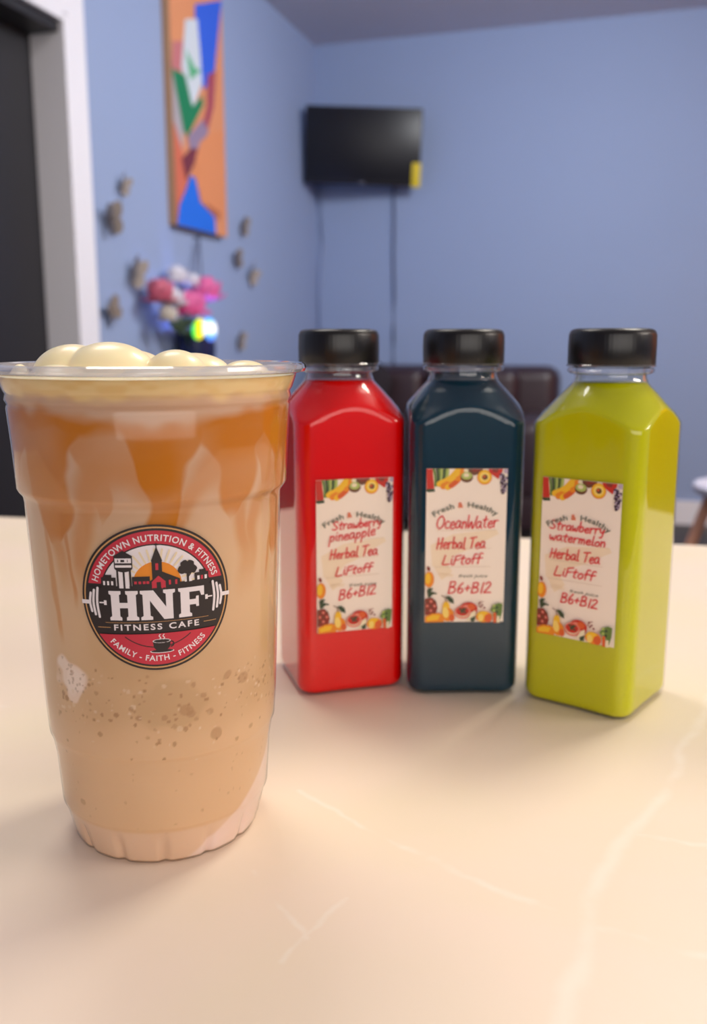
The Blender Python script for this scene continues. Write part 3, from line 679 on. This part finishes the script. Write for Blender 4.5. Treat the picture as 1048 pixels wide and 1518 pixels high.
    rc(11.2, 2.5, 15.4, 6.8, BK, L); rc(12.6, 6.8, 14.6, 7.6, BK, L); rc(4.4, 2.5, 12, 4.6, BK, L)
    for x in (-14.8, -13.6, -12.4): rc(x, 4.3, x+.6, 5.5, WH, L+1)
    for x in (-5.8, -4.6, -3.4, -2.4): rc(x, 4.6, x+.75, 5.4, RD, L+1)
    for x in (12, 14.2): rc(x, 4.6, x+.7, 5.8, WH, L+1)
    rc(13.1, 4.6, 13.7, 5.8, RD, L+1)
    # water tower
    for x in (-10.4, -8.6, -6.8): rc(x-.28, 3, x+.28, 9.6, BK, L+1)
    rc(-10.1, 3, -8.9, 9, WH, L+1); rc(-8.3, 3, -7.2, 9, WH, L+1)
    A.ell(-8.6, 9.6, 2.6, 1.4, BK, layer=L+2, a0=180, a1=360); rc(-11.2, 9.4, -6, 13, BK, L+2); A.poly([(-11.4, 12.9), (-8.6, 14.6), (-5.8, 12.9)], BK, layer=L+2)
    rc(-10.9, 10.9, -6.3, 12.3, WH, L+3); rc(-10.2, 11.2, -7.2, 11.9, BK, L+4); rc(-10.9, 9.6, -6.3, 10.3, WH, L+3)
    # church
    rc(-.7, 5, 2.1, 11.4, BK, L+2); A.poly([(-.9, 11.2), (.75, 15.6), (2.3, 11.2)], BK, layer=L+2); rc(.6, 15.2, .9, 16.6, BK, L+2); rc(.2, 15.9, 1.3, 16.15, BK, L+2)
    A.poly([(-1.6, 2.6), (-1.6, 5.2), (2.2, 8), (7, 5.6), (7, 2.6)], BK, layer=L+2)
    rc(.3, 8.6, 1.1, 10.6, RD, L+3); A.poly([(-.9, 3), (-.9, 5.1), (1, 6.9), (2.9, 5.1), (2.9, 3)], RD, layer=L+3); rc(.4, 3, 1.6, 5, BK, L+4)
    rc(3.8, 4, 4.4, 5.4, RD, L+3); rc(5.6, 4, 6.2, 5.4, RD, L+3)
    # tree
    for dx, dy, r in ((0, 0, 1.9), (-1.5, -.5, 1.3), (1.5, -.5, 1.3), (-.7, 1, 1.3), (.8, 1, 1.2)): A.ell(9.2+dx, 8.6+dy, r, r, BK, layer=L+2, n=14, wob=.05)
    rc(8.9, 4, 9.6, 7.5, BK, L+2); A.stroke([(9.2, 5.5), (10.3, 7.2)], .4, BK, layer=L+2, smooth=False)
    A.poly([(8.3, 4.4), (10.5, 4.4), (9.9, 6.2), (9.0, 6.2)], WH, layer=L+1)
    # black band with HNF
    bandp = [(20.2*cos(a), 20.2*sin(a)) for a in np.linspace(math.asin(-10.2/20.2), math.asin(2.9/20.2), 14)] + [(-20.2*cos(a), 20.2*sin(a)) for a in np.linspace(math.asin(3.6/20.2), math.asin(-10.2/20.2), 14)]
    A.poly(bandp, BK, layer=L+3)
    def glyph(polys, x, w, y0, y1, m=WH, layer=L+6, grow=0):
        for p_ in polys: A.poly([(x+a*w, y0+b*(y1-y0)) for a, b in p_], m, layer=layer)
    Hp = [[(0, 0), (.42, 0), (.42, .1), (.36, .14), (.36, .42), (.64, .42), (.64, .14), (.58, .1), (.58, 0), (1, 0), (1, .1), (.93, .14), (.93, .86), (1, .9), (1, 1), (.58, 1), (.58, .9), (.64, .86), (.64, .6), (.36, .6), (.36, .86), (.42, .9), (.42, 1), (0, 1), (0, .9), (.07, .86), (.07, .14), (0, .1)]]
    Np = [[(0, 0), (.34, 0), (.34, .1), (.27, .14), (.27, .66), (.66, 0), (.93, 0), (.93, .86), (1, .9), (1, 1), (.66, 1), (.66, .9), (.73, .86), (.73, .42), (.38, 1), (0, 1), (0, .9), (.07, .86), (.07, .14), (0, .1)]]
    Fp = [[(0, 0), (.5, 0), (.5, .1), (.42, .14), (.42, .4), (.66, .4), (.68, .32), (.78, .32), (.78, .68), (.68, .68), (.66, .58), (.42, .58), (.42, .84), (.82, .84), (.88, .68), (1, .68), (1, 1), (0, 1), (0, .9), (.08, .86), (.08, .14), (0, .1)]]
    for g, x, w in ((Hp, -13.4, 8.4), (Np, -4.4, 9.8), (Fp, 6.3, 7.6)): glyph(g, x, w, -6.3, 2.6)
    # dumbbell
    for sx in (-1, 1):
        rc(min(sx*22.1, sx*19.5), -1.6, max(sx*22.1, sx*19.5), -.4, WH, L+6); rc(min(sx*15.0, sx*14.2), -1.7, max(sx*15.0, sx*14.2), -.3, WH, L+6); rc(min(sx*16.4, sx*15.0), -1.2, max(sx*16.4, sx*15.0), -.8, WH, L+6)
        for x, h_ in ((19.2, 2.8), (18.1, 3.7), (16.9, 4.4)):
            A.stroke([(sx*(x-.25), -1-h_), (sx*(x+.2), -1), (sx*(x-.25), -1+h_)], .72, WH, layer=L+6)
    A.text('FITNESS CAFE', WH, -.2, -9.35, 1.75, width=24.6, bold=.022, space=1.3, layer=L+6)
    A.stroke([(-17.4, -8.5), (-13.6, -8.5)], .18, GD, smooth=False, layer=L+6); A.stroke([(13.6, -8.5), (17.4, -8.5)], .18, GD, smooth=False, layer=L+6)
    A.stroke([(-15, -7), (15, -7)], .12, GD, smooth=False, layer=L+6)
    A.poly(cut(20.2, -10.6, False), RD, layer=L+6)
    A.band(14.6, 14.9, 230, 310, BK, n=30, layer=L+7, cy=.0)
    A.text('HOMETOWN NUTRITION & FITNESS', WH, 0, 0, 1.85, width=46.0, bold=.018, space=1.12, bend=(18.2, 90, 1, 0, 0), layer=L+8)
    A.text('FAMILY - FAITH - FITNESS', WH, 0, 0, 1.65, width=30.0, bold=.018, space=1.12, bend=(18.2, 270, -1, 0, 0), layer=L+8)
    # coffee cup
    A.poly([(-1.6, -12.9), (-1.3, -14.9), (-.5, -15.8), (2.4, -15.8), (3.3, -14.9), (3.6, -12.9)], BK, layer=L+9); A.ell(1, -12.9, 2.6, .65, WH, layer=L+9); A.ell(1, -12.9, 2.35, .5, BK, layer=L+10)
    A.band(.6, 1.0, -100, 90, BK, cx=3.6, cy=-14.0, n=12, layer=L+9); A.ell(1, -16.1, 3.5, .55, WH, layer=L+8); A.ell(1, -16.0, 3.2, .45, BK, layer=L+9)
    for x in (.4, 1.5): A.stroke([(x, -12.4), (x+.35, -11.9), (x-.1, -11.4), (x+.25, -10.9)], .25, WH, layer=L+10)
    A.build('logo_sticker', t)
    return t
cup()

# ------------------------------------------------------------------ background: left wall decor
NL = Vector((cos(AL), -sin(AL), 0))                       # out of the left wall, into the room
def wall_pt(px, py, off=0.0): return at_plane(px, py, CN + NL*off, NL)
def wall_frame(p):      # x along wall (towards the corner), y out of the wall, z up
    ax = -DL
    M = Matrix.Identity(4)
    for i in range(3): M[i][0] = ax[i]; M[i][1] = -NL[i]; M[i][2] = (0, 0, 1)[i]; M[i][3] = p[i]
    return M
def painting():
    a = wall_pt(250, 330); b = wall_pt(326, 348); wd = (Vector((b.x-a.x, b.y-a.y))).length; z0 = 1.335; hg = .98
    o = thing('abstract_painting', 'tall narrow abstract painting in orange, green and blue hanging on the blue wall', 'painting')
    o.matrix_world = wall_frame(Vector((a.x, a.y, z0)))
    bm = bmesh.new(); box(bm, (wd/2, -.016, hg/2), (wd, .032, hg), .002); bmobj('canvas', bm, mat('canvas_edge', (196, 150, 110), .7), o)
    A = Art(lambda u, v, l: (u*wd, -.0324-l*.0003, v))
    inv = o.matrix_world.inverted()
    def q(X, Yp):
        p = inv @ wall_pt(100+X/2.758, 50+Yp/2.758, .033); return (min(1, max(0, p.x/wd)), min(hg, max(0, p.z)))
    K = lambda n, *c: mat('paint_'+n, c, .6)
    Aor = K('tan_orange', 226, 150, 104); A.poly([(0, 0), (1, 0), (1, hg), (0, hg)], Aor)
    A.poly([q(405, 20), q(430, 20), q(432, 765), q(400, 760)], K('ochre', 206, 150, 104))
    A.poly([q(430, 30), q(500, 30), q(470, 160), q(425, 140)], K('rose', 200, 120, 124))
    A.poly([q(425, 150), q(470, 200), q(475, 400), q(470, 480), q(430, 360)], K('grey', 176, 168, 174))
    A.poly([q(430, 350), q(470, 480), q(490, 600), q(470, 700), q(420, 760)], K('salmon', 214, 112, 84))
    A.poly([q(520, -120), q(650, -120), q(600, 160), q(555, 230), q(520, 60)], K('blue', 50, 100, 226))
    A.poly([q(480, -60), q(530, -60), q(550, 200), q(515, 300), q(485, 250), q(465, 130)], K('white', 214, 222, 230))
    A.poly([q(425, 140), q(480, 170), q(510, 300), q(550, 250), q(555, 290), q(490, 420), q(475, 400)], K('green', 20, 128, 84))
    A.poly([q(480, 60), q(520, 140), q(545, 150), q(500, 190)], K('mint', 90, 180, 130), )
    A.poly([q(570, 170), q(605, 150), q(595, 300), q(570, 400), q(545, 390), q(570, 300)], K('crimson', 168, 72, 92))
    A.poly([q(490, 420), q(550, 350), q(575, 400), q(530, 480), q(505, 520)], K('mauve', 150, 132, 160))
    A.poly([q(465, 510), q(500, 470), q(535, 470), q(520, 520), q(485, 600)], K('maroon', 120, 50, 66))
    A.poly([q(520, 510), q(540, 440), q(600, 400), q(640, 400), q(640, 750), q(600, 745), q(545, 690), q(522, 600)], K('apricot', 228, 146, 96))
    A.poly([q(500, 580), q(520, 590), q(540, 690), q(600, 750), q(606, 880), q(430, 880), q(455, 700), q(480, 640)], K('azure', 30, 112, 232))
    A.poly([q(560, 690), q(620, 730), q(615, 765), q(590, 740)], K('rust', 190, 110, 70))
    A.build('painted_front', o)
painting()

def butterfly(px, py, s, tilt, spread, label):
    p = wall_pt(px, py, .004)
    o = thing('wall_butterfly', label, 'wall decoration', group='paper butterflies on the left blue wall')
    o.matrix_world = wall_frame(p) @ Matrix.Rotation(radians(tilt), 4, 'Y')
    m = mat('butterfly_bronze', (150, 138, 130), .5, noise_amt=.25, nscale=60)
    up = crv([(0, .0), (.2, .5), (.65, 1.0), (1.05, 1.0), (1.1, .5), (.8, .02), (0, -.05)], 4)
    lo = crv([(0, 0), (.5, .1), (.95, -.1), (.9, -.7), (.5, -.95), (.12, -.5), (0, 0)], 4)
    for sd in (-1, 1):
        V = []; F = []
        for pts in (up, lo):
            n0 = len(V); n = len(pts)
            for th_ in (0, .0012):
                for x, z in pts: V.append((sd*x*s*cos(radians(spread)), -x*s*sin(radians(spread))-th_, z*s))
            F.append(tuple(n0+i for i in range(n))); F.append(tuple(reversed([n0+n+i for i in range(n)])))
            for i in range(n): F.append((n0+i, n0+(i+1) % n, n0+n+(i+1) % n, n0+n+i))
        mesh('wing', V, F, m, o, smooth=False)
    tube('body', [(0, -.002, -.45*s), (0, -.003, -.1*s), (0, -.004, .3*s), (0, -.003, .5*s)], [.001, .0026, .003, .0012], mat('butterfly_body', (80, 70, 66), .6), o, 8)
BF = [(178, 275, .034, 20, 50, 'small paper butterfly, highest of those left of the painting'),
      (157, 326, .052, -15, 60, 'paper butterfly beside the white door trim, halfway up the blue wall'),
      (193, 405, .052, 18, 55, 'large paper butterfly up and left of the flowers'),
      (163, 462, .042, -35, 30, 'paper butterfly low beside the white door trim'),
      (356, 337, .040, 5, 65, 'paper butterfly just right of the painting\'s lower corner'),
      (346, 385, .040, -20, 60, 'paper butterfly under and right of the painting, middle one of three'),
      (370, 407, .046, 35, 40, 'tilted paper butterfly, furthest right on the left blue wall'),
      (351, 506, .040, 10, 60, 'paper butterfly low on the wall right of the flower vase')]
for b_ in BF: butterfly(*b_)

# hanging vase with flowers
vp = wall_pt(291, 490, 0); vc = wall_pt(291, 490, .08); vc.z = 0
VT = at_depth(292, 489, vc.y).z
vase = thing('hanging_vase', 'dark navy vase hanging on two cords from a nail in the wall', 'vase', (vc.x, vc.y, VT-.17))
M_navy = mat('navy_glaze', (30, 38, 78), .25)
lathe('vase_body', [(0, .0001), (0, .045), (.01, .055), (.05, .066), (.10, .072), (.15, .068), (.17, .070), (.17, .064), (.15, .062), (.10, .066), (.05, .060), (.01, .03), (.01, .0001)], M_navy, vase, 48)
nl = wall_pt(288, 352, 0.0); nlp = nl + NL*.02 - Vector((vc.x, vc.y, VT-.17))
M_cord = mat('grey_cord', (92, 100, 128), .8)
for sx in (-1, 1):
    e_ = Vector((0, 0, .165)) + (-DL)*sx*.0685
    tube('cord', [nlp, nlp*.5+e_*.5, e_], .0035, M_cord, vase, 6)
nlw = nl - Vector((vc.x, vc.y, VT-.17))
tube('nail', [nlw + Vector((0, 0, 0)), nlw + NL*.024], .004, M_cord, vase, 8)
rndf = random.Random(11)
def flower(px, py, rad, m, label, cat_depth, grp):
    c = wall_pt(px, py, .080-cat_depth)
    o = thing('bouquet_flower', label, 'flower', c, rndf.uniform(0, 6), grp)
    V = []; F = []
    for ring, (npet, tilt, ln) in enumerate(((5, 78, .62), (7, 58, .8), (9, 36, .95), (10, 12, 1.0), (10, -12, .9))):
        for k in range(npet):
            a = 2*pi*(k+ring*.37)/npet + rndf.uniform(-.1, .1); tl = radians(tilt+rndf.uniform(-6, 6)); L_ = rad*ln
            base = len(V)
            for i in range(6):
                f = i/5; w = rad*.36*sin(pi*min(1, .18+f*.82)**.9)+.0006; cur = tl + (f-.3)*.9*(1 if tilt > 0 else .5)
                d = L_*f; x = cos(cur)*d; z = sin(cur)*d
                for j in (-1, 0, 1):
                    zz_ = z + (rad*.10*abs(j)*f)
                    V.append((cos(a)*x-sin(a)*w*j, sin(a)*x+cos(a)*w*j, zz_))
            for i in range(5):
                for j in range(2):
                    q = base+i*3+j; F.append((q, q+1, q+4, q+3))
    pet = mesh('petals', V, F, m, o, True)
    sol = pet.modifiers.new('thickness', 'SOLIDIFY'); sol.thickness = .0012
    iv = o.matrix_basis.inverted() if False else (Matrix.Translation(o.location) @ Matrix.Rotation(o.rotation_euler.z, 4, 'Z')).inverted()
    foot = Vector((vc.x+(c.x-vc.x)*.15, vc.y+(c.y-vc.y)*.15, VT-.10)); mid = Vector((c.x*.5+vc.x*.5, c.y*.5+vc.y*.5, max(VT+.02, c.z*.5+(VT)*.5)))
    tube('stem', [iv @ foot, iv @ mid, Vector((0, 0, 0))], .003, mat('stem_green', (70, 92, 60), .7), o, 6)
    return o
M_pk = mat('pink_petals', (232, 110, 170), .6, noise_amt=.2, nscale=40); M_rs = mat('dusty_rose_petals', (206, 104, 128), .6, noise_amt=.25, nscale=40); M_wt = mat('white_petals', (226, 222, 232), .6, noise_amt=.06, nscale=40)
G = 'artificial flowers in the hanging vase'
flower(238, 446, 0.078, M_rs, 'dusty rose bloom on the left of the vase bouquet', .0, G)
flower(306, 444, 0.087, M_pk, 'bright pink bloom, upper right of the vase bouquet', -.01, G)
flower(282, 466, 0.087, M_pk, 'bright pink bloom low in the middle of the vase bouquet', -.045, G)
flower(262, 418, 0.059, M_wt, 'white bloom topping the vase bouquet', .02, G)
flower(256, 452, 0.062, M_wt, 'white bloom between the rose and pink ones', -.02, G)
flower(284, 424, 0.048, M_wt, 'small white bloom right of the topmost white one', .03, G)
flower(250, 474, 0.050, mat('cream_petals', (214, 204, 190), .6), 'cream bloom drooping at the lower left of the bouquet', -.02, G)
# leaves of the bouquet
for (px, py, r_, lb) in ((262, 492, 30, 'dark green leaf sprig drooping left over the vase rim'), (275, 484, -10, 'short green leaf sprig at the middle of the vase rim')):
    c = wall_pt(px, py, .155)
    o = thing('leaf_sprig', lb, 'leaf', c, 0, None)
    for k in range(4):
        V = []; a = radians(r_ + k*42-60)
        for i in range(6):
            f = i/5; w = .010*sin(pi*min(.98, .05+f)); d = .055*f
            V += [(sin(a)*d-w*cos(a), -.01*f, cos(a)*d*.9+w*sin(a)+.0), (sin(a)*d, -.01*f-.004, cos(a)*d*.9), (sin(a)*d+w*cos(a), -.01*f, cos(a)*d*.9-w*sin(a))]
        F = [(i*3+j, i*3+j+1, i*3+j+4, i*3+j+3) for i in range(5) for j in range(2)]
        lf = mesh('leaf', V, F, mat('leaf_green', (66, 84, 60), .6), o)
        lf.modifiers.new('thickness', 'SOLIDIFY').thickness = .001
    iv = Vector((vc.x, vc.y, VT-.05)) - c
    tube('stem', [Vector((0, 0, 0)), iv*.4+Vector((0, 0, .035)), iv], .002, _M['stem_green'], o, 6)

# small colour-changing light on the vase
def glow_mat(name, stops, strength, axis=0, radial=False):
    m = bpy.data.materials.new(name); m.use_nodes = True; nt = m.node_tree
    for n in list(nt.nodes): nt.nodes.remove(n)
    out = nt.nodes.new('ShaderNodeOutputMaterial'); em = nt.nodes.new('ShaderNodeEmission'); em.inputs[1].default_value = strength
    cr = nt.nodes.new('ShaderNodeValToRGB'); tc = nt.nodes.new('ShaderNodeTexCoord'); sp = nt.nodes.new('ShaderNodeSeparateXYZ')
    nt.links.new(tc.outputs['Generated'], sp.inputs[0]); nt.links.new(sp.outputs[axis], cr.inputs[0])
    e = cr.color_ramp.elements; e[0].position, e[0].color = stops[0][0], (*lin(stops[0][1]), 1); e[1].position, e[1].color = stops[-1][0], (*lin(stops[-1][1]), 1)
    for p_, c_ in stops[1:-1]: k = e.new(p_); k.color = (*lin(c_), 1)
    nt.links.new(cr.outputs[0], em.inputs[0]); nt.links.new(em.outputs[0], out.inputs[0]); return m
lc = wall_pt(303, 488, .172)
led = thing('led_light', 'small glowing multicolour LED light with green, yellow and white-blue lobes beside the pink flowers', 'light', lc)
def lobe(name, x, rx, rz, m, tl=0):
    bm = bmesh.new(); bmesh.ops.create_uvsphere(bm, u_segments=24, v_segments=16, radius=1)
    M_ = Matrix.Translation((x, 0, 0)) @ Matrix.Rotation(radians(tl), 4, 'Y') @ Matrix.Diagonal((rx, .014, rz, 1))
    for v in bm.verts: v.co = M_ @ v.co
    return bmobj(name, bm, m, led)
lobe('lit_lobe', -.020, .024, .037, glow_mat('led_green_yellow', [(0, (20, 230, 120)), (.30, (120, 240, 60)), (.5, (255, 240, 0)), (.72, (255, 240, 0)), (.95, (255, 190, 230))], 1.6), 12)['label'] = 'green and yellow lobe'
lobe('lit_lobe', .020, .024, .043, glow_mat('led_white_blue', [(0, (110, 120, 255)), (.22, (80, 170, 235)), (.42, (255, 255, 255)), (.7, (255, 255, 255)), (.88, (70, 190, 240)), (1, (90, 130, 255))], 1.7, 2), -6)['label'] = 'white and blue lobe'
bm = bmesh.new(); box(bm, (0, .013, 0), (.05, .014, .05), .003); bmobj('housing', bm, mat('navy_housing', (30, 34, 60), .5), led)
pl = bpy.data.lights.new('led_glow', 'POINT'); pl.energy = 1.6; pl.color = (.25, .35, 1.0); pl.shadow_soft_size = .03
po = bpy.data.objects.new('led_glow', pl); SC.collection.objects.link(po); po.location = lc - DL*.13 - NL*.05

# ------------------------------------------------------------------ television on the back wall
def tv():
    c = at_depth(538, 217, 4.84)
    o = thing('wall_television', 'flat black television tilted on a bracket high on the back wall', 'television', c)
    o.rotation_euler = (radians(8), radians(2.6), radians(-4))
    W, H = .585, .365
    bm = bmesh.new(); box(bm, (0, 0, 0), (W, .035, H), .006); cs = bmobj('casing', bm, mat('tv_black_plastic', (24, 22, 28), .4), o)
    bm = bmesh.new(); box(bm, (0, -.0180, .006), (W-.024, .002, H-.036), .0005); bmobj('screen', bm, mat('tv_screen', (20, 20, 28), .35, spec=.4), o)
    bm = bmesh.new(); box(bm, (0, -.0195, -H/2+.010), (.03, .002, .010), .0005); bmobj('badge', bm, mat('tv_badge', (90, 90, 110), .4), o)
    bm = bmesh.new(); box(bm, (W/2-.018, -.0200, -H/2+.055), (.044, .003, .115), .001); s_ = bmobj('sticker', bm, mat('yellow_sticker', (222, 196, 40), .6), o); s_['label'] = 'yellow paper sticker'
    bm = bmesh.new(); box(bm, (0, .035, 0), (.16, .04, .16), .003); br = bmobj('bracket_plate', bm, _M['black_table_steel'], o)
    Mw = (Matrix.Translation(c) @ o.rotation_euler.to_matrix().to_4x4()).inverted()
    n = Vector((-sin(AL), -cos(AL), 0)); p0 = c + Vector((0, .05, 0)); dist = (CN-p0).dot(n)
    hit = p0 + n*dist
    tube('bracket_arm', [Mw @ p0, Mw @ hit], .018, _M['black_table_steel'], o, 12)
    def wire(name, pts, m, r):
        P_ = []
        for px, py in pts:
            P_.append(at_plane(px, py, CN + n*.012, n))
        return tag(tube(name, P_, r, m), '', 'cable')
    w = wire('television_cable', [(583, 262), (584, 320), (583, 380), (584, 440), (583, 500), (583, 545), (583, 580)], mat('grey_cable', (84, 96, 128), .6), .0055)
    w['label'] = 'straight thin cable hanging down the wall from the television\'s right side'
    w = wire('television_cable', [(477, 250), (474, 300), (476, 340), (479, 365), (476, 400), (475, 440), (474, 500), (475, 560)], mat('pale_cable', (160, 176, 212), .6), .006)
    w['label'] = 'wavy pale cable hanging down the room corner from the television'
tv()

# ------------------------------------------------------------------ sofa against the back wall
def sofa():
    c = R(.685, .47, 0); L_ = mat('dark_brown_leather', (52, 34, 40), .38, noise_amt=.15, nscale=14, bump=.15)
    o = thing('leather_sofa', 'dark brown leather sofa against the back wall behind the bottles', 'sofa', c, -AL)
    top = .812; W = 1.31
    bm = bmesh.new(); box(bm, (0, 0, .20), (W, .84, .22), .03, seg=3); bmobj('base', bm, L_, o)
    bm = bmesh.new(); box(bm, (0, .30, .52), (W-.02, .22, top-.27), .07, seg=5); bmobj('backrest', bm, L_, o)
    for sx in (-1, 1):
        bm = bmesh.new(); box(bm, (sx*(W/2-.09), -.03, .40), (.18, .80, .36), .06, seg=4); bmobj('armrest', bm, L_, o)
        bm = bmesh.new(); box(bm, (sx*.235, -.06, .37), (.46, .62, .15), .04, seg=4); bmobj('seat_cushion', bm, L_, o)
        bm = bmesh.new(); box(bm, (sx*.235, .17, .60), (.46, .14, .36), .055, seg=4, M=Matrix.Translation((0, 0, 0))); bmobj('back_cushion', bm, L_, o)
        for sy in (-1, 1):
            bm = bmesh.new(); box(bm, (sx*(W/2-.08), sy*.34, .046), (.06, .06, .092), .006); bmobj('leg', bm, mat('dark_wood', (40, 28, 24), .4), o)
    # pillow propped against the back
    p = at_depth(568, 560, (R(.3, .30, 0)).y)
    pc = R(.34, .46, .655)
    bm = bmesh.new(); bmesh.ops.create_uvsphere(bm, u_segments=32, v_segments=20, radius=1)
    for v in bm.verts:
        x, y, z = v.co; sg = lambda t, e: math.copysign(abs(t)**e, t)
        v.co = Vector((sg(x, .62)*.19, y*.07, sg(z, .62)*.19))
    q = bmobj('throw_pillow', bm, mat('black_pillow_cloth', (36, 28, 34), .9, bump=.2, nscale=90))
    q.location = pc; q.rotation_euler = (radians(-8), radians(16), -AL)
    tag(q, 'dark throw pillow sticking up over the sofa back behind the red bottle', 'pillow')
sofa()

# ------------------------------------------------------------------ white stool at the right edge
def stool():
    Wt = mat('white_seat_plastic', (226, 222, 236), .35); wd = mat('pale_beech', (196, 140, 112), .5)
    c = at_depth(1025, 722, 2.75); c = Vector((c.x+.180, 2.75, 0)); H = c.z + at_depth(1025, 722, 2.75).z
    o = thing('round_stool', 'round white-seated stool on splayed wooden legs at the right edge of the photo', 'stool', c, radians(12))
    lathe('seat', [(H-.030, .0002), (H-.030, .10), (H-.026, .150), (H-.015, .163), (H, .166), (H+.008, .160), (H+.010, .150), (H+.004, .12), (H, .0002)], Wt, o, 64)
    for k in range(4):
        a = pi/4 + k*pi/2; tube('leg', [(.25*cos(a), .25*sin(a), 0), (.11*cos(a), .11*sin(a), H-.031)], [.013, .019], wd, o, 14)
    for k in range(4):
        a = pi/4 + k*pi/2; b = a+pi/2; tube('rung', [(.2*cos(a), .2*sin(a), .18), (.2*cos(b), .2*sin(b), .18)], .008, wd, o, 8)
stool()
